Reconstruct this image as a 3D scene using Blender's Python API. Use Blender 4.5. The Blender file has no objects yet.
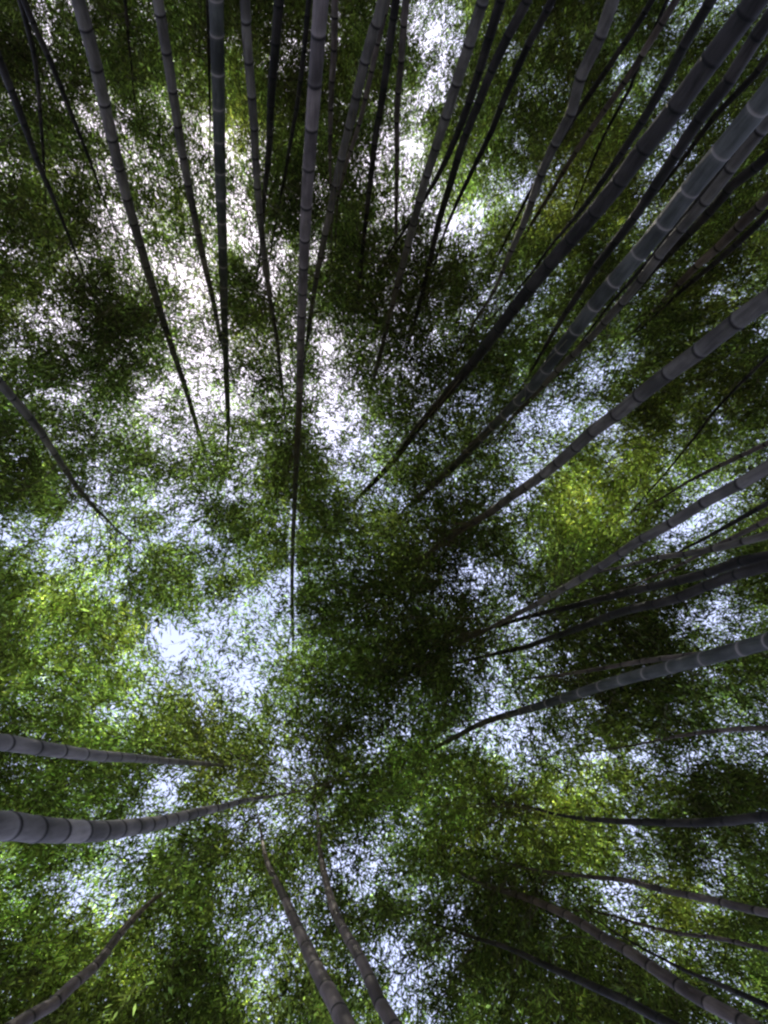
# A bamboo grove seen from the forest floor, looking up into the canopy.
import bpy, math
import numpy as np
from mathutils import Vector, Matrix

rng = np.random.default_rng(11)
scene = bpy.context.scene
col = scene.collection

# ------------------------------------------------------------------ camera
W, H, F = 768, 1024, 770.0
CAM = Vector((0.0, 0.0, 1.5))
ZEN = (290.0, 725.0)                      # where the plumb line points in the view


def cam_dir(u, v):
    return Vector(((u - W / 2) / F, -(v - H / 2) / F, -1.0))


R0 = Matrix(((-1, 0, 0), (0, 1, 0), (0, 0, -1)))
zc = (R0 @ cam_dir(*ZEN)).normalized()
R = zc.rotation_difference(Vector((0, 0, 1))).to_matrix() @ R0
RN = np.array(R)

cd = bpy.data.cameras.new('camera')
cam = bpy.data.objects.new('camera', cd)
col.objects.link(cam)
cam.matrix_world = Matrix.Translation(CAM) @ R.to_4x4()
cd.sensor_fit = 'VERTICAL'
cd.sensor_height = 36.0
cd.sensor_width = 27.0
cd.lens = F * 36.0 / H
cd.clip_start = 0.05
cd.clip_end = 2000.0
scene.camera = cam


def ray(u, v):
    """direction through a view point, scaled to climb one metre"""
    d = RN @ np.array([(u - W / 2) / F, -(v - H / 2) / F, -1.0])
    return d / d[2]


def rays(u, v):
    d = np.stack([(u - W / 2) / F, -(v - H / 2) / F, -np.ones_like(u)], 1) @ RN.T
    return d / d[:, 2:3]


def project(P):
    q = (P - np.array(CAM)) @ RN
    z = -q[:, 2]
    z = np.where(z < 1e-3, 1e-3, z)
    return W / 2 + F * q[:, 0] / z, H / 2 - F * q[:, 1] / z, z


# ------------------------------------------------------------------ light
SUN = Vector(ray(196, 190)).normalized()
elev = math.asin(SUN.z)
rot = math.atan2(SUN.x, SUN.y)

sd = bpy.data.lights.new('sun', 'SUN')
sd.energy = 5.0
sd.angle = math.radians(0.5)
sd.color = (1.0, 0.93, 0.80)
sun = bpy.data.objects.new('sun', sd)
col.objects.link(sun)
sun.location = (0, 0, 30)
sun.rotation_euler = (-SUN).to_track_quat('-Z', 'Y').to_euler()

world = bpy.data.worlds.new('World')
scene.world = world
world.use_nodes = True
nt = world.node_tree
nt.nodes.clear()


def N(t, tree=None, **kw):
    n = (tree or nt).nodes.new(t)
    for k, v in kw.items():
        setattr(n, k, v)
    return n


out = N('ShaderNodeOutputWorld')
sky = N('ShaderNodeTexSky', sky_type='NISHITA')
sky.sun_disc = False
sky.sun_elevation = elev
sky.sun_rotation = rot
sky.air_density = 1.0
sky.dust_density = 1.0
bg1 = N('ShaderNodeBackground')
bg1.inputs['Strength'].default_value = 0.13
nt.links.new(sky.outputs[0], bg1.inputs[0])
# thin bright summer cloud, brighter and warmer towards the sun
tc = N('ShaderNodeTexCoord')
noi = N('ShaderNodeTexNoise')
noi.inputs['Scale'].default_value = 2.2
noi.inputs['Detail'].default_value = 5.0
nt.links.new(tc.outputs['Generated'], noi.inputs['Vector'])
mr = N('ShaderNodeMapRange')
mr.inputs['From Min'].default_value = 0.30
mr.inputs['From Max'].default_value = 0.62
mr.inputs['To Min'].default_value = 0.62
mr.inputs['To Max'].default_value = 0.96
nt.links.new(noi.outputs['Fac'], mr.inputs['Value'])
dot = N('ShaderNodeVectorMath', operation='DOT_PRODUCT')
nt.links.new(tc.outputs['Generated'], dot.inputs[0])
dot.inputs[1].default_value = SUN
glow = N('ShaderNodeMapRange', interpolation_type='SMOOTHSTEP')
glow.inputs['From Min'].default_value = 0.90
glow.inputs['From Max'].default_value = 1.0
nt.links.new(dot.outputs['Value'], glow.inputs['Value'])
cc = N('ShaderNodeMix', data_type='RGBA')
cc.inputs['A'].default_value = (0.54, 0.60, 0.90, 1)
cc.inputs['B'].default_value = (0.97, 0.86, 1.0, 1)
nt.links.new(glow.outputs['Result'], cc.inputs['Factor'])
st = N('ShaderNodeMath', operation='MULTIPLY_ADD')
st.inputs[1].default_value = 0.2
st.inputs[2].default_value = 2.0
nt.links.new(glow.outputs['Result'], st.inputs[0])
bg2 = N('ShaderNodeBackground')
nt.links.new(cc.outputs['Result'], bg2.inputs[0])
nt.links.new(st.outputs[0], bg2.inputs[1])
mx = N('ShaderNodeMixShader')
nt.links.new(mr.outputs['Result'], mx.inputs[0])
nt.links.new(bg1.outputs[0], mx.inputs[1])
nt.links.new(bg2.outputs[0], mx.inputs[2])
nt.links.new(mx.outputs[0], out.inputs[0])

scene.view_settings.view_transform = 'Standard'
scene.view_settings.look = 'None'
scene.view_settings.exposure = 0
scene.render.engine = 'CYCLES'
cy = scene.cycles
cy.max_bounces = 4
cy.diffuse_bounces = 2
cy.glossy_bounces = 1
cy.transmission_bounces = 3
cy.pixel_filter_type = 'BLACKMAN_HARRIS'
cy.filter_width = 2.4
cy.use_denoising = True
cy.use_adaptive_sampling = True
cy.adaptive_threshold = 0.03

# ------------------------------------------------------------------ materials


def new_mat(name):
    m = bpy.data.materials.new(name)
    m.use_nodes = True
    m.node_tree.nodes.clear()
    return m, m.node_tree


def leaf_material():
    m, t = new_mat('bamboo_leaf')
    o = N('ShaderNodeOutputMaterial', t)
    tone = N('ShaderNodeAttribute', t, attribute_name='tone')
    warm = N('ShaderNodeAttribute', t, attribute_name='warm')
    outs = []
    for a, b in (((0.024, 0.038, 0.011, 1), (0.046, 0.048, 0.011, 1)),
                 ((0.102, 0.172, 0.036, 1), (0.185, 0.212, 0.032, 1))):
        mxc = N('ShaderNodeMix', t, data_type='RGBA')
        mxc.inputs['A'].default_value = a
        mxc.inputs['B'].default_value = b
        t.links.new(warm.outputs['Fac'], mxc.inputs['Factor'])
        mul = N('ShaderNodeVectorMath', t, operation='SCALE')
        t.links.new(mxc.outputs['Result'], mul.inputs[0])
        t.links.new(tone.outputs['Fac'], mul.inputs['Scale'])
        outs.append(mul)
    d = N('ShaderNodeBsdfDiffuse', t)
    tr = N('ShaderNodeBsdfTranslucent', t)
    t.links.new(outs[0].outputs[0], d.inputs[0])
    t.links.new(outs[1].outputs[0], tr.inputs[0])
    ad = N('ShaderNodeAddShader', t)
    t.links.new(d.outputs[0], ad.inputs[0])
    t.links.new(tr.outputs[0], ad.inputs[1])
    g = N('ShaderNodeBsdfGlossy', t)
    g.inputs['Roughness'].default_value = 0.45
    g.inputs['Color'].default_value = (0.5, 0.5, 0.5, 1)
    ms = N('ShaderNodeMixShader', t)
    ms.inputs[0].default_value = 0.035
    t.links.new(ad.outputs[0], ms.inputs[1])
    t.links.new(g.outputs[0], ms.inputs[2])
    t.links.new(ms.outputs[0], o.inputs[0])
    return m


def culm_material(name, c1, c2, dark, pale):
    m, t = new_mat(name)
    o = N('ShaderNodeOutputMaterial', t)
    tcn = N('ShaderNodeTexCoord', t)
    mp = N('ShaderNodeMapping', t)
    mp.inputs['Scale'].default_value = (26, 26, 2.2)
    t.links.new(tcn.outputs['Object'], mp.inputs['Vector'])
    n1 = N('ShaderNodeTexNoise', t)
    n1.inputs['Scale'].default_value = 1.0
    n1.inputs['Detail'].default_value = 6.0
    n1.inputs['Roughness'].default_value = 0.65
    t.links.new(mp.outputs[0], n1.inputs['Vector'])
    n2 = N('ShaderNodeTexNoise', t)
    n2.inputs['Scale'].default_value = 3.1
    n2.inputs['Detail'].default_value = 4.0
    t.links.new(tcn.outputs['Object'], n2.inputs['Vector'])
    av = N('ShaderNodeMath', t, operation='MULTIPLY')
    t.links.new(n1.outputs['Fac'], av.inputs[0])
    t.links.new(n2.outputs['Fac'], av.inputs[1])
    r = N('ShaderNodeMapRange', t)
    r.inputs['From Min'].default_value = 0.17
    r.inputs['From Max'].default_value = 0.36
    t.links.new(av.outputs[0], r.inputs['Value'])
    shd = N('ShaderNodeAttribute', t, attribute_name='shade')
    base = N('ShaderNodeMix', t, data_type='RGBA')
    base.inputs['A'].default_value = (*c1, 1)
    base.inputs['B'].default_value = (*c2, 1)
    t.links.new(r.outputs['Result'], base.inputs['Factor'])
    sc_ = N('ShaderNodeVectorMath', t, operation='SCALE')
    t.links.new(base.outputs['Result'], sc_.inputs[0])
    t.links.new(shd.outputs['Fac'], sc_.inputs['Scale'])
    at = N('ShaderNodeAttribute', t, attribute_name='joint')
    bl = N('ShaderNodeAttribute', t, attribute_name='bloom')
    mpale = N('ShaderNodeMix', t, data_type='RGBA')
    mpale.inputs['B'].default_value = (*pale, 1)
    t.links.new(bl.outputs['Fac'], mpale.inputs['Factor'])
    t.links.new(sc_.outputs[0], mpale.inputs['A'])
    mdark = N('ShaderNodeMix', t, data_type='RGBA')
    mdark.inputs['B'].default_value = (*dark, 1)
    t.links.new(at.outputs['Fac'], mdark.inputs['Factor'])
    t.links.new(mpale.outputs['Result'], mdark.inputs['A'])
    p = N('ShaderNodeBsdfPrincipled', t)
    p.inputs['Roughness'].default_value = 0.6
    p.inputs['Specular IOR Level'].default_value = 0.18
    t.links.new(mdark.outputs['Result'], p.inputs['Base Color'])
    bp = N('ShaderNodeBump', t)
    bp.inputs['Strength'].default_value = 0.25
    bp.inputs['Distance'].default_value = 0.004
    t.links.new(n1.outputs['Fac'], bp.inputs['Height'])
    t.links.new(bp.outputs[0], p.inputs['Normal'])
    t.links.new(p.outputs[0], o.inputs[0])
    return m


LEAF = leaf_material()
DK = (0.012, 0.010, 0.010)
CULM = {
    'pale': culm_material('culm_pale', (0.118, 0.110, 0.106), (0.25, 0.233, 0.226), DK, (0.42, 0.40, 0.41)),
    'tan': culm_material('culm_tan', (0.10, 0.082, 0.078), (0.225, 0.188, 0.182), DK, (0.32, 0.28, 0.27)),
    'grey': culm_material('culm_grey', (0.050, 0.046, 0.042), (0.132, 0.122, 0.113), DK, (0.27, 0.26, 0.27)),
    'green': culm_material('culm_green', (0.028, 0.031, 0.030), (0.075, 0.080, 0.078), (0.02, 0.02, 0.02), (0.27, 0.25, 0.245)),
    'dark': culm_material('culm_dark', (0.010, 0.0085, 0.008), (0.036, 0.032, 0.031), (0.004, 0.004, 0.004), (0.05, 0.048, 0.05)),
    'brown': culm_material('culm_brown', (0.055, 0.045, 0.044), (0.14, 0.118, 0.115), DK, (0.30, 0.27, 0.26)),
}


def plain(name, c1, c2, scale, rough=0.9):
    m, t = new_mat(name)
    o = N('ShaderNodeOutputMaterial', t)
    tcn = N('ShaderNodeTexCoord', t)
    n1 = N('ShaderNodeTexNoise', t)
    n1.inputs['Scale'].default_value = scale
    n1.inputs['Detail'].default_value = 8.0
    t.links.new(tcn.outputs['Object'], n1.inputs['Vector'])
    r = N('ShaderNodeMapRange', t)
    r.inputs['From Min'].default_value = 0.3
    r.inputs['From Max'].default_value = 0.7
    t.links.new(n1.outputs['Fac'], r.inputs['Value'])
    b = N('ShaderNodeMix', t, data_type='RGBA')
    b.inputs['A'].default_value = (*c1, 1)
    b.inputs['B'].default_value = (*c2, 1)
    t.links.new(r.outputs['Result'], b.inputs['Factor'])
    p = N('ShaderNodeBsdfPrincipled', t)
    p.inputs['Roughness'].default_value = rough
    t.links.new(b.outputs['Result'], p.inputs['Base Color'])
    t.links.new(p.outputs[0], o.inputs[0])
    return m


TWIG = plain('bamboo_twig', (0.05, 0.05, 0.03), (0.14, 0.13, 0.08), 6.0, 0.7)
SOIL = plain('leaf_litter', (0.07, 0.05, 0.03), (0.24, 0.19, 0.12), 5.0)

# ------------------------------------------------------------------ mesh helpers


def make_mesh(name, verts, faces, mat, face_attr=None, vert_attr=None, smooth=False):
    """faces: (n,k) int array, all with the same number of corners"""
    me = bpy.data.meshes.new(name)
    n, k = faces.shape
    me.vertices.add(len(verts))
    me.vertices.foreach_set('co', np.ascontiguousarray(verts, np.float32).ravel())
    me.loops.add(n * k)
    me.loops.foreach_set('vertex_index', np.ascontiguousarray(faces, np.int32).ravel())
    me.polygons.add(n)
    me.polygons.foreach_set('loop_start', np.arange(0, n * k, k, dtype=np.int32))
    me.polygons.foreach_set('loop_total', np.full(n, k, np.int32))
    me.update(calc_edges=True)
    for dom, attrs in (('FACE', face_attr), ('POINT', vert_attr)):
        for an, val in (attrs or {}).items():
            a = me.attributes.new(an, 'FLOAT', dom)
            a.data.foreach_set('value', np.ascontiguousarray(val, np.float32))
    if smooth:
        me.polygons.foreach_set('use_smooth', np.ones(n, bool))
    me.materials.append(mat)
    return me


def link(name, me, parent=None):
    o = bpy.data.objects.new(name, me)
    col.objects.link(o)
    o.parent = parent
    return o


def unit(a):
    return a / np.maximum(np.linalg.norm(a, axis=-1, keepdims=True), 1e-9)


def tubes(P, rad, sides):
    """many tubes at once. P: (n, m, 3) centre lines, rad: (n, m) radii -> verts, quads"""
    n, m, _ = P.shape
    T = unit(np.gradient(P, axis=1))
    ref = np.where(np.abs(T[..., 2:3]) > 0.9, np.array([1.0, 0, 0]), np.array([0, 0, 1.0]))
    A = unit(np.cross(T, ref))
    B = np.cross(T, A)
    ang = np.arange(sides) * 2 * math.pi / sides
    ring = A[:, :, None, :] * np.cos(ang)[None, None, :, None] + B[:, :, None, :] * np.sin(ang)[None, None, :, None]
    V = P[:, :, None, :] + ring * rad[:, :, None, None]
    idx = np.arange(n * m * sides).reshape(n, m, sides)
    a = idx[:, :-1, :]
    b = np.roll(a, -1, axis=2)
    d = idx[:, 1:, :]
    c = np.roll(d, -1, axis=2)
    return V.reshape(-1, 3), np.stack([a, b, c, d], -1).reshape(-1, 4)


# ------------------------------------------------------------------ ground
g_r = np.concatenate([[0.0], np.geomspace(0.6, 600, 40)])
g_a = np.linspace(0, 2 * math.pi, 49)[:-1]
GR, GA = np.meshgrid(g_r, g_a, indexing='ij')
gv = np.stack([GR * np.cos(GA), GR * np.sin(GA),
               -0.02 + 0.012 * np.sin(GR * 3.1 + GA * 5) * np.minimum(1, GR)], -1).reshape(-1, 3)
gi = np.arange(41 * 48).reshape(41, 48)
ga, gb = gi[:-1], np.roll(gi[:-1], -1, 1)
gc, gd = np.roll(gi[1:], -1, 1), gi[1:]
ground = link('ground', make_mesh('ground', gv, np.stack([ga, gd, gc, gb], -1).reshape(-1, 4), SOIL))
ground['kind'] = 'structure'

# ------------------------------------------------------------------ the bamboos
# (label, line of the culm in the view from low to high, width at the low end in
#  view units, height of the low end above the eye, material, joint style)
SPEC = [
    # top left
    ('tall grey culm from the top edge at left, crossing the pinkish glare', [(78, 0), (95, 62), (113, 142), (133, 220), (163, 320), (187, 393), (197, 427)], 15, 5.4, 'grey', 'd'),
    ('slim grey culm between the glare-crossed culm and the straight pale ringed one', [(158, 0), (163, 32), (170, 73), (183, 157), (202, 253), (213, 300), (221, 340)], 12, 5.6, 'grey', 'd'),
    ('straight upright grey culm with three pale rings at the upper left', [(216, 0), (218, 77), (220, 167), (223, 260), (225, 337), (228, 415)], 16, 5.4, 'green', 'p'),
    ('slim grey culm with evenly spaced black rings, just right of the straight pale ringed culm', [(245, 0), (247, 42), (251, 87), (254, 128), (259, 207), (269, 293), (276, 333), (281, 378)], 11, 5.3, 'grey', 'd'),
    ('nearly black slanting culm entering at the upper left edge of the photo', [(0, 62), (20, 113), (37, 160), (57, 207)], 9, 6.2, 'dark', 'd'),
    ('thin black culm in the upper left corner that meets the slanting black one', [(20, 0), (35, 60), (40, 110), (44, 165)], 6, 7.0, 'dark', 'd'),
    ('dark slim culm in the upper left corner slanting down to the right', [(24, 0), (36, 30), (50, 60), (67, 103), (88, 156)], 7, 6.6, 'dark', 'd'),
    ('short thin dark stem high at the top edge between two slim grey culms at left', [(125, 0), (128, 35), (131, 62)], 4, 8.5, 'dark', 'd'),
    # top centre
    ('thick straight dusky grey culm reaching from the top edge to the photo middle', [(321, 0), (314, 95), (306, 213), (301, 333), (299, 407), (296, 473), (293, 540), (292, 590), (293, 633)], 17, 3.7, 'brown', 'd'),
    ('left-leaning grey culm with black rings, right of the thick straight dusky one', [(383, 0), (373, 32), (361, 77), (351, 120), (341, 160), (331, 207), (321, 253), (313, 300), (308, 335)], 12, 5.3, 'grey', 'd'),
    ('dim slender culm at the top edge, left neighbour of the thick straight dusky culm', [(279, 0), (275, 50), (271, 100), (269, 150), (264, 200)], 11, 6.0, 'dark', 'd'),
    ('thin black leaning culm almost hidden behind the left side of the thick straight dusky culm', [(308, 10), (303, 60), (297, 105), (290, 145), (285, 175), (279, 205)], 6, 6.6, 'dark', 'd'),
    ('thin pale brown culm just right of the thick straight dusky culm', [(335, 0), (334, 50), (331, 100), (330, 160)], 8, 6.4, 'brown', 'd'),
    ('dark culm of medium width left of the reddish one beside the bright gap', [(396, 0), (389, 50), (382, 100), (375, 140), (370, 185), (363, 245), (359, 290)], 9, 6.0, 'dark', 'd'),
    ('dull reddish culm running along the left side of the bright gap at top centre', [(406, 0), (401, 62), (397, 110), (397, 150), (396, 230)], 8, 6.2, 'brown', 'd'),
    ('smooth grey culm with pale top ring, right of the bright gap at top centre', [(483, 0), (464, 60), (449, 107), (434, 153), (421, 195), (408, 245), (396, 290), (385, 335), (375, 375)], 13, 5.1, 'grey', 'd'),
    ('broad black culm hugging the right side of the smooth grey one at top centre', [(501, 0), (487, 45), (475, 85), (457, 135), (441, 170), (431, 188)], 11, 5.6, 'dark', 'd'),
    ('dark culm with pale tip, second right of the smooth grey one at top centre', [(527, 0), (510, 32), (492, 70), (477, 107), (462, 145), (450, 185), (438, 225), (429, 265), (414, 325)], 11, 5.4, 'dark', 'd'),
    ('lone clean black culm before dark leaves, right of the paired dark culms at top', [(552, 0), (532, 37), (507, 92), (492, 130), (475, 165), (455, 207)], 9, 5.8, 'dark', 'd'),
    # top right
    ('grey culm running past the small pink gap right of top centre', [(613, 0), (600, 37), (581, 77), (572, 110), (557, 140), (542, 172), (525, 220), (508, 258)], 14, 4.8, 'grey', 'd'),
    ('thin black culm close along the right side of the grey one by the pink gap', [(652, 0), (624, 44), (601, 78), (578, 112), (556, 148), (530, 192), (500, 252)], 7, 6.6, 'dark', 'd'),
    ('reddish black culm crossing the string of small gaps at the upper right', [(676, 0), (652, 38), (635, 67), (612, 100), (579, 147), (542, 207), (525, 235)], 8, 6.4, 'brown', 'd'),
    ('thinnest black stem at the upper right, before bright yellow green leaves', [(640, 62), (629, 90), (602, 140), (576, 203)], 4, 7.4, 'dark', 'd'),
    ('dark grey culm lying close against the upper left side of the thickest culm', [(711, 0), (686, 42), (671, 72), (648, 112), (626, 147), (601, 183), (580, 212)], 12, 4.8, 'dark', 'd'),
    ('thickest dark grey culm, slanting from the upper right corner to the middle', [(756, 0), (726, 40), (696, 80), (668, 118), (641, 152), (613, 190), (588, 220), (569, 242), (544, 271), (509, 315), (479, 355), (444, 397), (416, 430), (394, 460), (370, 486)], 25, 3.5, 'dark', 'd'),
    ('dark grey culm between the thickest dark culm and the bold white ringed one', [(768, 20), (748, 50), (726, 85), (701, 117), (681, 147), (661, 177), (638, 212), (613, 245), (596, 267), (576, 298), (560, 322)], 16, 4.2, 'dark', 'd'),
    ('slim black culm directly above the bold white ringed one', [(768, 58), (748, 82), (716, 115), (686, 155), (670, 176)], 8, 7.0, 'dark', 'd'),
    ('thick smooth green grey culm with bold white rings at the upper right', [(768, 95), (740, 130), (700, 177), (666, 221), (636, 257), (605, 292), (581, 323), (554, 358), (534, 385), (509, 410), (489, 430), (474, 445), (446, 474), (423, 493)], 25, 3.7, 'green', 'p'),
    ('plain greenish grey culm lying right below the bold white ringed one', [(768, 122), (746, 148), (716, 188), (686, 223), (661, 253), (636, 286), (608, 318), (588, 341), (560, 368), (539, 390), (514, 416)], 14, 4.6, 'grey', 'd'),
    ('black culm at the right edge between the plain greenish one and a rough brown one', [(768, 156), (736, 181), (716, 205), (683, 240), (656, 268)], 12, 6.6, 'dark', 'd'),
    ('rough brownish culm at the upper right edge, fading into dark leaves', [(768, 198), (741, 225), (721, 245), (700, 263), (676, 287)], 12, 7.2, 'brown', 'd'),
    # right
    ('sturdy clean lilac grey culm with black notched joints, entering at the right edge', [(768, 299), (737, 321), (695, 354), (655, 383), (621, 411), (592, 432), (567, 455), (540, 477), (512, 496), (489, 513), (456, 533), (423, 558)], 21, 3.9, 'grey', 'd'),
    ('pale sided grey culm with black joints at the right edge, below a lilac sky gap', [(768, 467), (751, 478), (707, 501), (670, 524), (637, 542), (608, 562), (570, 585), (540, 602), (515, 615), (490, 628), (465, 640)], 14, 3.9, 'grey', 'd'),
    ('thin black stem at the right edge just below the pale sided culm', [(768, 503), (738, 520), (711, 535), (690, 546)], 6, 6.2, 'dark', 'd'),
    ('thin dark brown stem at the right edge just above a slim curved grey culm', [(768, 520), (741, 534), (713, 547), (688, 561), (664, 572)], 6, 6.0, 'brown', 'd'),
    ('slim curved grey culm at the right edge above two black sided ones', [(768, 535), (745, 541), (723, 547), (700, 551), (686, 554), (655, 558), (625, 566)], 9, 5.2, 'grey', 'd'),
    ('upper one of the two black sided culms converging from the right edge', [(768, 556), (738, 562), (701, 575), (663, 584), (636, 590), (596, 600), (570, 607), (527, 617), (495, 627)], 12, 4.8, 'dark', 'd'),
    ('lower one of the two black sided culms converging from the right edge', [(768, 566), (738, 574), (701, 588), (671, 600), (621, 612), (576, 629), (545, 640), (525, 647), (490, 655), (457, 663)], 13, 4.6, 'dark', 'd'),
    ('thin straight pale culm touching the upper side of the pale ringed culm at the right', [(722, 652), (676, 657), (638, 662), (604, 668), (560, 675), (532, 678)], 7, 5.8, 'brown', 'd'),
    ('thick grey culm with thin pale rings, low on the right edge', [(768, 641), (761, 643), (722, 654), (686, 663), (656, 671), (632, 677), (601, 686), (580, 693), (555, 701), (525, 710), (485, 722), (457, 736), (435, 748)], 18, 4.1, 'green', 'p'),
    # lower right
    ('thin reddish stem crossing the lilac sky gap at the lower right edge', [(768, 728), (725, 730), (685, 735), (655, 741)], 6, 6.2, 'brown', 'd'),
    ('dark level culm with a paler upper end, at the right edge below the lilac gap', [(768, 817), (740, 820), (712, 822), (680, 823), (645, 822), (612, 821), (572, 817)], 11, 5.0, 'dark', 'd'),
    ('grey brown culm with black joints crossing the lilac gap at lower right', [(768, 913), (741, 908), (713, 900), (676, 893), (651, 887), (626, 880), (591, 877), (560, 873)], 9, 5.4, 'brown', 'd'),
    ('blackish thin culm in the lower right corner above the stout brown jointed one', [(768, 1006), (731, 990), (713, 982), (690, 973), (671, 963)], 7, 5.8, 'dark', 'd'),
    ('faint thin stem between the two jointed brown culms at the lower right', [(740, 943), (716, 938), (676, 933), (640, 924), (601, 913)], 5, 6.8, 'brown', 'd'),
    ('stout brown grey culm with evenly spaced black joints in the lower right corner', [(747, 1024), (723, 1011), (692, 994), (668, 978), (646, 963), (623, 948), (603, 937), (576, 920), (560, 912), (530, 899), (492, 887), (465, 875)], 16, 5.4, 'brown', 'd'),
    ('dark culm along the lower edge, below and left of the stout brown jointed one', [(670, 1024), (651, 1015), (626, 1001), (601, 990), (575, 978), (545, 965), (520, 953), (500, 945), (475, 938)], 11, 5.6, 'dark', 'd'),
    # bottom and left
    ('broad brown grey culm, the left one of the pair rising from the bottom edge', [(345, 1024), (331, 996), (319, 974), (309, 952), (299, 931), (286, 901), (277, 883), (269, 867)], 20, 4.5, 'tan', 'd'),
    ('curving brown grey culm, the right one of the pair rising from the bottom edge', [(393, 1024), (379, 1001), (369, 977), (359, 956), (349, 939), (336, 914), (326, 881), (320, 850), (318, 817)], 16, 4.4, 'tan', 'd'),
    ('brown culm slanting up from the bottom left corner', [(18, 1024), (50, 1006), (70, 987), (97, 964), (117, 937), (131, 921), (145, 907)], 15, 5.8, 'tan', 'd'),
    ('thickest smooth grey culm with close dark rings, curving in from the lower left edge', [(0, 826), (33, 829), (67, 831), (100, 831), (133, 827), (167, 821), (200, 812), (222, 807)], 31, 2.9, 'pale', 'd'),
    ('slim purplish grey culm with black rings, above the thickest one at the lower left edge', [(0, 742), (33, 747), (67, 752), (100, 756), (133, 758), (167, 761), (217, 765)], 18, 3.5, 'pale', 'd'),
    ('plain smooth dark grey culm slanting in from the middle of the left edge', [(0, 383), (17, 403), (37, 427), (57, 457), (77, 487), (97, 510)], 10, 6.4, 'grey', 'd'),
    # slim neighbours
    ('black culm pressed against the lower edge of the bold white ringed one', [(768, 108), (728, 164), (690, 210), (650, 259), (612, 302)], 8, 5.4, 'dark', 'd'),
    ('dark culm just below the rough brownish one at the upper right edge', [(768, 214), (738, 243), (705, 271), (680, 292)], 8, 7.2, 'dark', 'd'),
    ('thin dark stem before lime leaves between the lilac grey and pale sided culms', [(730, 394), (695, 437), (668, 470), (639, 503)], 3.5, 8.0, 'dark', 'd'),
    ('thin reddish stem at the right edge just above the pale sided culm', [(768, 443), (736, 458), (705, 473), (684, 484)], 6, 7.0, 'brown', 'd'),
    ('thin brown stem half hidden behind the left-leaning black ringed culm', [(374, 60), (359, 125), (347, 162), (338, 198)], 6, 7.0, 'brown', 'd'),
    ('hair-thin dark stem close along the left side of the straight pale ringed culm', [(208, 10), (209, 60), (210, 118)], 4, 8.4, 'dark', 'd'),
]

H_CAN = 13.5


def catmull(P, per=6):
    P = np.asarray(P, float)
    Q = np.vstack([2 * P[0] - P[1], P, 2 * P[-1] - P[-2]])
    res = []
    for i in range(len(P) - 1):
        p0, p1, p2, p3 = Q[i:i + 4]
        for t in np.linspace(0, 1, per, endpoint=False):
            res.append(0.5 * (2 * p1 + (p2 - p0) * t + (2 * p0 - 5 * p1 + 4 * p2 - p3) * t * t
                              + (3 * p1 - p0 - 3 * p2 + p3) * t ** 3))
    res.append(P[-1])
    return np.array(res)


def culm_path(pts, w0, h0):
    d0 = None
    hs, Ps = [], []
    for i, (u, v) in enumerate(pts):
        a = ray(u, v)
        ra = math.hypot(a[0], a[1])
        if i == 0:
            h = h0
            axis = np.array([a[0], a[1]]) * h0
            d0 = np.linalg.norm(axis)
        else:
            along = (axis[0] * a[0] + axis[1] * a[1]) / (d0 * ra)
            # the stems lean inwards a little as they climb
            k = 0.02 * d0
            hv = (d0 * max(along, 0.3) + k * h0) / (ra + k)
            h = hv if hv < 9 else 9 + (H_CAN - 9) * (1 - math.exp(-(hv - 9) / (H_CAN - 9)))
            h = max(h, hs[-1] + 0.12)
        hs.append(h)
        Ps.append(np.array([a[0] * h, a[1] * h, h]) + np.array(CAM))
    Ps = np.array(Ps)
    # foot: carry on down, straightening to plumb
    tan = (Ps[1] - Ps[0]) / max(Ps[1][2] - Ps[0][2], 1e-3)
    drop = Ps[0][2]
    foot = []
    for s in (1.0, 0.75, 0.5, 0.25):
        z = Ps[0][2] * (1 - s)
        q = Ps[0].copy()
        q[:2] -= np.clip(tan[:2], -0.12, 0.12) * drop * (s - 0.45 * s * s)
        q[2] = z - (0.03 if s == 1.0 else 0)
        foot.append(q)
    # tip: on into the crown, arching over
    tan = unit(Ps[-1] - Ps[-2])
    q = Ps[-1].copy()
    tip = []
    n_tip = 5 if q[2] < 11.0 else 3
    for k in range(n_tip):
        tan = unit(tan + np.array([rng.normal(0, .05), rng.normal(0, .05), 0.06 if k < n_tip * .6 else -0.22]))
        q = q + tan * (0.62 if n_tip == 5 else 0.45)
        tip.append(q.copy())
    return catmull(np.vstack([foot, Ps, tip]), 7), Ps, n_tip * 7


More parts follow.
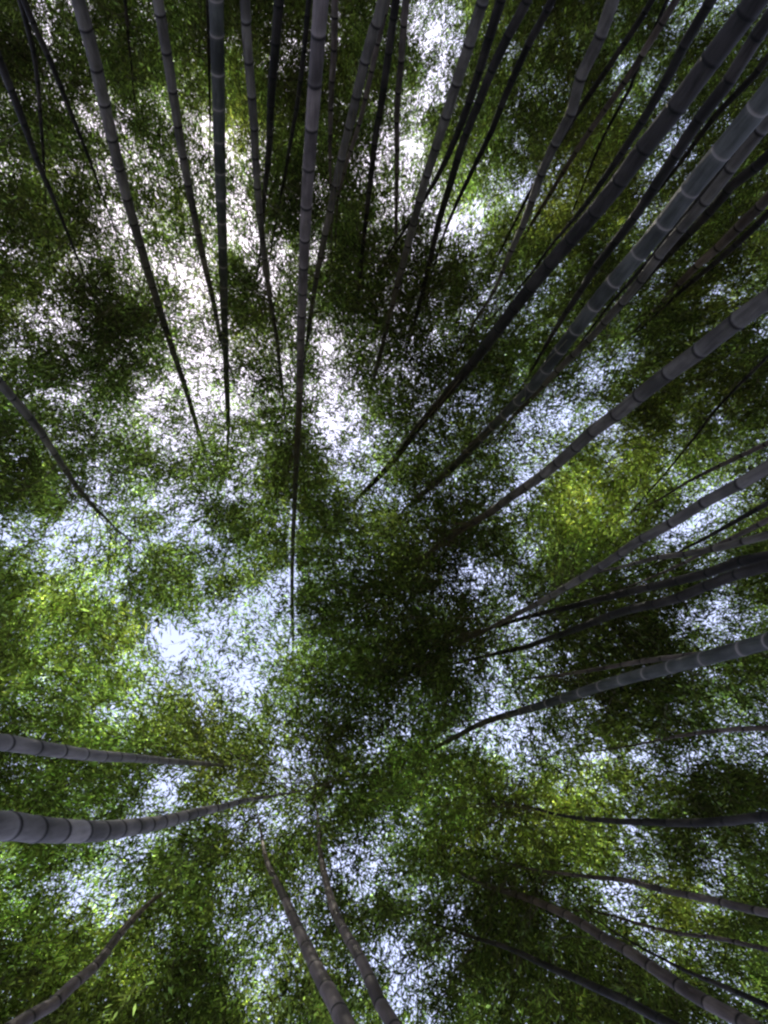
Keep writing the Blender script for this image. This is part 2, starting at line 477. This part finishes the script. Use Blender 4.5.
def build_culm(path, r0, z0, style, mat, spacing, ntip):
    seg = np.linalg.norm(np.diff(path, axis=0), axis=1)
    L = np.concatenate([[0], np.cumsum(seg)])
    tot = L[-1]
    lz0 = np.interp(z0, path[:, 2], L)
    # arc positions of the joints
    joints, s = [], rng.uniform(0.05, 0.2)
    while s < tot - 0.2:
        joints.append(s)
        f = s / tot
        sp = spacing * (0.55 + 0.45 * min(1, s / max(lz0, .5))) if s < lz0 else spacing * (1.0 + 0.12 * math.sin(f * 3))
        s += sp * rng.uniform(0.92, 1.08)
    S, RF, J, B, SH = [0.0], [1.02], [0.0], [0.0], [1.0]
    sh0 = 1.0
    for j in joints:
        sh1 = math.exp(rng.normal(0, 0.20))
        pb = rng.uniform(0.2, 1.7) if style != 'p' else rng.uniform(0.7, 1.1)
        if style == 'p':
            prof = ((-0.055, 1.0, 0, 0), (-0.020, 1.005, 0, .08), (-0.008, 1.02, 0, .55), (0.0, 1.045, .1, 1),
                    (0.007, 1.03, 0, .8), (0.016, 1.0, 0, .12), (0.05, 1.0, 0, 0))
        else:
            prof = ((-0.060, 1.0, 0, .06), (-0.024, 1.005, 0, .22), (-0.013, 1.02, .55, .1), (-0.005, 1.05, 1, 0),
                    (0.008, 1.045, 1, 0), (0.016, 0.995, .45, 0), (0.03, 0.985, .1, 0), (0.07, 1.0, 0, 0))
        for o, rf, dj, bj in prof:
            if j + o > S[-1] + 1e-4:
                S.append(j + o), RF.append(rf), J.append(dj), B.append(min(1, bj * pb)), SH.append(sh0 if o < 0 else sh1)
        sh0 = sh1
    S.append(tot), RF.append(1), J.append(0), B.append(0), SH.append(sh0)
    S, RF, J, B, SH = map(np.array, (S, RF, J, B, SH))
    C = np.stack([np.interp(S, L, path[:, k]) for k in range(3)], 1)
    lz1 = L[-1 - ntip]
    t = np.clip((S - lz0) / max(lz1 - lz0, .5), 0, 1)
    t2 = np.clip((S - lz1) / (tot - lz1), 0, 1)
    rad = r0 * (1 - 0.42 * t ** 1.6) * (1 - 0.9 * t2 ** 0.7) * np.where(S < lz0, 1 + 0.10 * (1 - S / max(lz0, .1)), 1)
    rad = np.maximum(rad, 0.004) * RF
    sides = 20
    V, Fc = tubes(C[None], rad[None], sides)
    me = make_mesh('culm', V, Fc, mat, None, {'joint': np.repeat(J, sides), 'bloom': np.repeat(B, sides), 'shade': np.repeat(SH, sides)}, True)
    return me, C


bamboos = []
for label, pts, w0, h0, mk, style in SPEC:
    path, vis, ntip = culm_path(pts, w0, h0)
    depth = project(vis[:1])[2][0]
    r0 = 0.465 * w0 * depth / F
    root = bpy.data.objects.new('bamboo', None)
    col.objects.link(root)
    root.empty_display_size = 0.3
    base = path[0].copy()
    base[2] = 0.0
    root.location = base
    root['label'] = label
    root['category'] = 'bamboo'
    root['group'] = 'bamboos of the grove'
    spacing = 0.235 if h0 < 3.0 else 0.27 if h0 < 3.35 else 0.35
    me, C = build_culm(path, r0, vis[0][2], style, CULM[mk], spacing, ntip)
    co = np.empty(len(me.vertices) * 3, np.float32)
    me.vertices.foreach_get('co', co)
    co = co.reshape(-1, 3) - base.astype(np.float32)
    me.vertices.foreach_set('co', co.ravel())
    me.update()
    link('culm', me, root)
    bamboos.append(dict(root=root, base=base, path=path, vis=vis, r0=r0, w0=w0, pts=pts))

# ------------------------------------------------------------------ canopy density
# how open the canopy is (0 closed, 9 nearly open sky), on a coarse plan
OPEN = """
053122122121382101322452
134121101111273112134321
111312111012383102142221
313532311012461002123411
322554631011552132014411
423765682011462251115311
222542583111454431114110
313553474222355322122111
133346626442212522113132
132437722311114332122242
232147732450211211132121
243136643362011122432122
124167663373001154311121
332344432167221265241331
222344362057331173222244
135566433024321452221252
566656633111112131112552
256554454111015431132231
122542547310335531111252
211126787412102442112354
233458886211113433212232
232255785211122542111422
111232654214223542311554
111122233134221445433653
112345334431212421332112
112334434436521121243222
214653242465621111254352
325651143556511111355352
235532145544432112565221
122321135534642111235311
122221125345562111113234
121111224423552211111134
""".split()
G = np.array([[int(c) for c in r] for r in OPEN], float)
assert G.shape == (32, 24), G.shape
SKYF = np.array([.010, .016, .032, .070, .15, .28, .41, .51, .61, .82])


def bil(grid, u, v, cell=32.0):
    x = np.clip(u / cell - 0.5, 0, grid.shape[1] - 1.001)
    y = np.clip(v / cell - 0.5, 0, grid.shape[0] - 1.001)
    i, j = x.astype(int), y.astype(int)
    fx, fy = x - i, y - j
    return ((grid[j, i] * (1 - fx) + grid[j, i + 1] * fx) * (1 - fy)
            + (grid[j + 1, i] * (1 - fx) + grid[j + 1, i + 1] * fx) * fy)



# leaf tone: sunlit and shaded clumps painted into leaf colour (u, v, radius, tone, warmth)
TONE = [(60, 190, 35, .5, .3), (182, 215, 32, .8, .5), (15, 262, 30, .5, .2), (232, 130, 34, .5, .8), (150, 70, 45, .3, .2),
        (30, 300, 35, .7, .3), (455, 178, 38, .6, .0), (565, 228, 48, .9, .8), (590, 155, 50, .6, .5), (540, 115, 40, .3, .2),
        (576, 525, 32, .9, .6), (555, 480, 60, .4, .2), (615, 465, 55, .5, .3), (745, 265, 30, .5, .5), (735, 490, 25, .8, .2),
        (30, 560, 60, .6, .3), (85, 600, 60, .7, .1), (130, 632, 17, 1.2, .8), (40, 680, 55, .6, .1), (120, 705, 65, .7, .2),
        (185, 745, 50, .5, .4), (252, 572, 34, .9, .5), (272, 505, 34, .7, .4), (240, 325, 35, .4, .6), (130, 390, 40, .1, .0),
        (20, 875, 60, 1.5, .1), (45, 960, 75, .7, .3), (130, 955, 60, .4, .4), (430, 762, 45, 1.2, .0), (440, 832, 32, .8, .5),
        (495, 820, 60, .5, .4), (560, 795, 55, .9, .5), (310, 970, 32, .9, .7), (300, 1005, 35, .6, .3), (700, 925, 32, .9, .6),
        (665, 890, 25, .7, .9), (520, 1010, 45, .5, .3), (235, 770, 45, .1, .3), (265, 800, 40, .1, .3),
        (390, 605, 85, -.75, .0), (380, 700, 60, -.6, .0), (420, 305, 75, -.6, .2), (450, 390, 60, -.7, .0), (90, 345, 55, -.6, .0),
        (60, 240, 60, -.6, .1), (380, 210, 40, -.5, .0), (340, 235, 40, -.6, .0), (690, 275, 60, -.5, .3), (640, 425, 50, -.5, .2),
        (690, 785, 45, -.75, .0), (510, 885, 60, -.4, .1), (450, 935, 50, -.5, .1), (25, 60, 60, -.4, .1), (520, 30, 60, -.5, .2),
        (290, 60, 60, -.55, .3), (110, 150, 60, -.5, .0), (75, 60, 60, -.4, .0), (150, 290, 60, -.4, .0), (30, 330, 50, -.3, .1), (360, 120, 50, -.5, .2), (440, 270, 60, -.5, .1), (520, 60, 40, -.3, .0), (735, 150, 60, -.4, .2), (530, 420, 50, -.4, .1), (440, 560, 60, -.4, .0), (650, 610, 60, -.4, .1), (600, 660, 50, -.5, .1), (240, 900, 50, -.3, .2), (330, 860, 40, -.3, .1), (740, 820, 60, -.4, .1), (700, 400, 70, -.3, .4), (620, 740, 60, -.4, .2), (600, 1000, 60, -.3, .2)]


r2 = np.random.default_rng(5)
FB = [(r2.normal(0, 1, (150, 150)), c) for c in (58.0, 34.0, 58.0, 30.0, 58.0, 30.0, 30.0, 14.0)]


def fbm(u, v, k=0):
    return sum(bil(g, u + 300, v + 300, c) for g, c in FB[k:k + 2])


def warp(u, v, amt):
    """break up round outlines"""
    return u + amt * fbm(u, v, 2), v + amt * fbm(u, v, 4)


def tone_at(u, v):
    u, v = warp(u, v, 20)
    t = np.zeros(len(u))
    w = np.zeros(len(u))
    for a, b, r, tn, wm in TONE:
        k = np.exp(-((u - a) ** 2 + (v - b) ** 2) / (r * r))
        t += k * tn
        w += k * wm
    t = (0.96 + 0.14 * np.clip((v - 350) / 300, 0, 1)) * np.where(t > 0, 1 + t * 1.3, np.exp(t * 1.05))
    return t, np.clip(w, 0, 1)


# how high the bare stretch of each stem reaches, so that twigs sit above it
MAPM = 200
bare = np.zeros((H + 2 * MAPM, W + 2 * MAPM), np.float32)
veil = np.zeros_like(bare)                # chance that a leaf may hang in front
for b in bamboos:
    m = b['path'][:, 2] <= b['vis'][-1][2] + 0.05
    pu, pv, pz = project(b['path'][m])
    ok = b['path'][m][:, 2] > 2.5
    pu, pv, pz, hz = pu[ok], pv[ok], pz[ok], b['path'][m][ok][:, 2]
    for i in range(len(pu) - 1):
        n = int(max(abs(pu[i + 1] - pu[i]), abs(pv[i + 1] - pv[i]))) + 2
        if n > 3000:
            continue
        for t in np.linspace(0, 1, n):
            x, y, h = pu[i] + (pu[i + 1] - pu[i]) * t, pv[i] + (pv[i + 1] - pv[i]) * t, hz[i] + (hz[i + 1] - hz[i]) * t
            rr = F * b['r0'] / (pz[i] + (pz[i + 1] - pz[i]) * t) * 0.9 + 1.5
            x0, x1 = int(x - rr) + MAPM, int(x + rr) + MAPM + 1
            y0, y1 = int(y - rr) + MAPM, int(y + rr) + MAPM + 1
            if x0 < 0 or y0 < 0 or x1 >= bare.shape[1] or y1 >= bare.shape[0]:
                continue
            sub = bare[y0:y1, x0:x1]
            np.maximum(sub, h, out=sub)
            fr = (i + t) / len(pu)
            vs = veil[y0:y1, x0:x1]
            np.maximum(vs, 0.03 if fr < 0.75 else 0.03 + 1.3 * (fr - 0.75), out=vs)

# ------------------------------------------------------------------ twigs
LEAF_L, LEAF_W = 0.080, 0.0212
PER = 10
A_LEAF = LEAF_L * LEAF_W * 0.60 * 0.72
def lai_at(u, v):
    # ragged edged masses rather than smooth fades
    a, b = warp(u, v, 5)
    o = bil(G, a, b) + 1.40 * fbm(u, v, 6)
    for x, y, r, k in ((190, 190, 55, -1.5), (175, 300, 55, -1.7), (190, 380, 45, -1.2), (350, 430, 38, 1.6), (338, 360, 28, 1.5),
                       (468, 590, 26, 1.2), (250, 640, 40, -0.5), (375, 880, 40, 0.8), (90, 900, 30, 1.2), (390, 605, 70, -1.0)):
        o = o + k * np.exp(-((u - x) ** 2 + (v - y) ** 2) / (r * r))
    return -np.log(np.interp(o, np.arange(10), SKYF))


def obl(u, v):
    # slanting sight lines meet the leaves farther off and more edge-on
    d = rays(u, v)
    depth = -(d @ RN)[:, 2]
    return depth ** 1.5 / (0.4 + 0.6 / np.linalg.norm(d, axis=1))


SUB = 8
MARG = 160
gx, gy = np.meshgrid(np.arange(-MARG, W + MARG, SUB), np.arange(-MARG, H + MARG, SUB))
gx, gy = gx.ravel() + SUB / 2.0, gy.ravel() + SUB / 2.0
lai = lai_at(gx, gy)
far = np.clip(np.max([-gx, gx - W, -gy, gy - H], axis=0) / 60.0, 0, 1)
lai = lai + (2.0 - lai) * far
lai *= 1 - 0.75 * np.exp(-((gx - 172) ** 2 + (gy - 640) ** 2) / 24.0 ** 2)
nl = 1.15 * lai * obl(gx, gy) * np.exp(0.16 * fbm(gx, gy)) * SUB * SUB / ((F / 12.0) ** 2 * A_LEAF)
cell = np.repeat(np.arange(len(gx)), rng.poisson(nl / PER))
n = len(cell)
ub = gx[cell] + rng.uniform(-SUB / 2, SUB / 2, n)
vb = gy[cell] + rng.uniform(-SUB / 2, SUB / 2, n)
hb = 8.8 + 6.0 * rng.beta(1.7, 1.5, n)
hb = np.where(rng.random(n) < 0.003 * (lai[cell] > 1.2), rng.uniform(6.8, 8.8, n), hb)
TP = rays(ub, vb) * hb[:, None] + np.array(CAM)          # twig centres
nT = len(TP)
# owner: the nearest stem at about that height
ALLD, ALLQ = [], []
for i, b in enumerate(bamboos):
    p = b['path']
    zz = np.clip(TP[:, 2] - 0.5, 3, p[:, 2].max())
    k = np.clip(np.searchsorted(np.maximum.accumulate(p[:, 2]), zz), 0, len(p) - 1)
    ALLQ.append(p[k])
    ALLD.append(np.linalg.norm(TP - p[k], axis=1))
ALLD = np.array(ALLD)
inview = (ub > -30) & (ub < W + 30) & (vb > -30) & (vb < H + 30)
wgt = np.zeros(len(bamboos))
for it in range(90):                       # every stem gets a fair crown
    own = np.argmin(ALLD + wgt[:, None], axis=0)
    cnt = np.bincount(own[inview], minlength=len(bamboos))
    wgt += 0.06 * np.log((cnt + 5) / (inview.sum() / len(bamboos)))
    wgt = np.clip(wgt, -2.2, 2.2)
dist = ALLD[own, np.arange(nT)]
foot = np.array(ALLQ)[own, np.arange(nT)]
off = (ub < -30) | (ub > W + 30) | (vb < -30) | (vb > H + 30)
own[off & (dist > 2.5)] = -1
for _ in range(4):
    for i in range(len(bamboos)):
        cnt = np.bincount(own[own >= 0], minlength=len(bamboos))
        if cnt[i] < 150:
            rich = (own < 0) | (cnt[np.maximum(own, 0)] > 200)
            take = np.argsort(np.where(rich, ALLD[i], 1e6))[:150 - cnt[i]]
            own[take], dist[take], foot[take] = i, ALLD[i][take], ALLQ[i][take]
out_dir = TP - foot
out_dir[:, 2] *= 0.3
tdir = unit(unit(out_dir) + rng.normal(0, 0.5, (nT, 3)) * np.array([1, 1, 0.4]))
tdir[:, 2] -= 0.12
tdir = unit(tdir)
tlen = rng.uniform(0.20, 0.44, nT)
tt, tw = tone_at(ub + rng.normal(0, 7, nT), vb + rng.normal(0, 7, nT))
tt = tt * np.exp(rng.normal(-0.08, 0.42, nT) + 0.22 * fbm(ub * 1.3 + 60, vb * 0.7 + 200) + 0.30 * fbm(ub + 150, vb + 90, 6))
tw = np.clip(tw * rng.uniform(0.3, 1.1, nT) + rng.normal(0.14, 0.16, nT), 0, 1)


def leaves_for(idx, per, ll, lw):
    n = len(idx)
    I = np.repeat(idx, per)
    M = len(I)
    s = np.tile(np.linspace(-0.5, 0.5, per), n) + rng.normal(0, 0.05, M)
    d = tdir[I]
    P = TP[I] + d * (s * tlen[I])[:, None]
    P[:, 2] -= (s + 0.5) ** 2 * 0.16 * tlen[I]
    side = unit(np.cross(d, np.array([0, 0, 1.0])))
    up = np.cross(side, d)
    sg = np.where(rng.random(M) < 0.5, -1.0, 1.0)
    ang = rng.uniform(0.25, 1.15, M) * sg
    L = unit(d * np.cos(ang)[:, None] + side * np.sin(ang)[:, None] + up * rng.normal(0, 0.28, M)[:, None]
             + np.array([0, 0, -1.0]) * rng.uniform(0.0, 0.75, M)[:, None])
    P = P + rng.normal(0, 0.035, (M, 3))
    nn = unit(np.array([0, 0, 1.0]) + rng.normal(0, 0.42, (M, 3)))
    S = unit(np.cross(L, nn))
    ln = ll * np.exp(rng.normal(-0.03, 0.27, M))
    wd = lw * np.exp(rng.normal(0, 0.18, M))
    # keep the bare stretches of the stems free of leaves hanging in front
    C = P + L * (ln * 0.5)[:, None]
    u, v, _ = project(C)
    ui, vi = np.round(u).astype(int) + MAPM, np.round(v).astype(int) + MAPM
    ok = (ui >= 0) & (vi >= 0) & (ui < bare.shape[1]) & (vi < bare.shape[0])
    hm, hv = np.zeros(M), np.zeros(M)
    hm[ok] = bare[vi[ok], ui[ok]]
    hv[ok] = veil[vi[ok], ui[ok]]
    keep = (C[:, 2] > hm + 0.1) | (rng.random(M) < hv)
    keep &= rng.random(M) > 0.75 * np.exp(-((u - 172) ** 2 + (v - 640) ** 2) / 19.0 ** 2)
    return P[keep], L[keep], S[keep], ln[keep], wd[keep], I[keep]


def leaf_mesh(idx, per, ll, lw, base):
    P, L, S, ln, wd, I = leaves_for(idx, per, ll, lw)
    M = len(P)
    a = P
    m = P + L * (ln * 0.42)[:, None]
    tip = P + L * ln[:, None]
    tip[:, 2] -= ln * 0.10
    V = np.stack([a, m + S * (wd / 2)[:, None], tip, m - S * (wd / 2)[:, None]], 1).reshape(-1, 3) - base
    Fc = np.arange(M * 4).reshape(M, 4)
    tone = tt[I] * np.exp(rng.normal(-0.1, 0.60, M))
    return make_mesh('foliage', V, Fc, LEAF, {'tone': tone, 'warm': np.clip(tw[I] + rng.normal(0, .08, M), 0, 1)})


total = 0
for i, b in enumerate(bamboos):
    idx = np.nonzero(own == i)[0]
    if len(idx) == 0:
        # a stem squeezed between others: give it the handful of twigs round its tip
        idx = np.argsort(np.linalg.norm(TP - b['path'][-6], axis=1))[:6]
    me = leaf_mesh(idx, PER, LEAF_L, LEAF_W, b['base'])
    total += len(me.polygons)
    link('foliage', me, b['root'])
    # twigs, and for some of them the branch back to the stem
    st_ = TP[idx] - tdir[idx] * (tlen[idx] * 0.55)[:, None]
    md_ = TP[idx]
    en_ = TP[idx] + tdir[idx] * (tlen[idx] * 0.5)[:, None]
    en_[:, 2] -= 0.13 * tlen[idx]
    V1, F1 = tubes(np.stack([st_, md_, en_], 1), np.tile([0.0035, 0.0025, 0.0012], (len(idx), 1)), 3)
    br = idx[(rng.random(len(idx)) < 0.07) & (dist[idx] < 1.5)]
    if len(br):
        p0, p3 = foot[br], TP[br] - tdir[br] * (tlen[br] * 0.55)[:, None]
        p1 = p0 * 0.65 + p3 * 0.35 + np.array([0, 0, 0.16])
        p2 = p0 * 0.3 + p3 * 0.7 + np.array([0, 0, 0.14])
        V2, F2 = tubes(np.stack([p0, p1, p2, p3], 1), np.tile([0.006, 0.005, 0.004, 0.003], (len(br), 1)), 3)
        F1 = np.vstack([F1, F2 + len(V1)])
        V1 = np.vstack([V1, V2])
    link('branches', make_mesh('branches', V1 - b['base'], F1, TWIG), b['root'])

# ------------------------------------------------------------------ the rest of the grove, all round
idx = np.nonzero(own == -1)[0]
P, L, S, ln, wd, I = leaves_for(idx, 8, 0.20, 0.042)
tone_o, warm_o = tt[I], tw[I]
# a deep unseen belt of leaves, added to block low sky light
nb = 60000
ang = rng.uniform(0, 2 * math.pi, nb)
rad = 17 + 9 * rng.random(nb) ** 0.8
z = 13.0 * rng.random(nb) ** 0.85
z = np.minimum(z, rad * 0.62)
Pb = np.stack([rad * np.cos(ang), rad * np.sin(ang), z], 1)
Lb = unit(rng.normal(0, 1, (nb, 3)) * np.array([1, 1, .6]))
Sb = unit(np.cross(Lb, rng.normal(0, 1, (nb, 3))))
P = np.vstack([P, Pb])
L = np.vstack([L, Lb])
S = np.vstack([S, Sb])
ln = np.concatenate([ln, rng.uniform(.3, .55, nb)])
wd = np.concatenate([wd, rng.uniform(.08, .14, nb)])
tone_o = np.concatenate([tone_o, rng.uniform(.6, 1.2, nb)])
warm_o = np.concatenate([warm_o, rng.uniform(0, .4, nb)])
m = P + L * (ln * 0.42)[:, None]
V = np.stack([P, m + S * (wd / 2)[:, None], P + L * ln[:, None], m - S * (wd / 2)[:, None]], 1).reshape(-1, 3)
me = make_mesh('unseen_grove', V, np.arange(len(P) * 4).reshape(-1, 4), LEAF, {'tone': tone_o, 'warm': warm_o})
gr = link('unseen_grove', me)
gr['kind'] = 'stuff'
gr['label'] = 'mass of green bamboo leaves all round, unseen, added to block low sky light'
gr['category'] = 'foliage'
print('TWIGS', nT, 'LEAVES', total, 'GROVE', len(P))
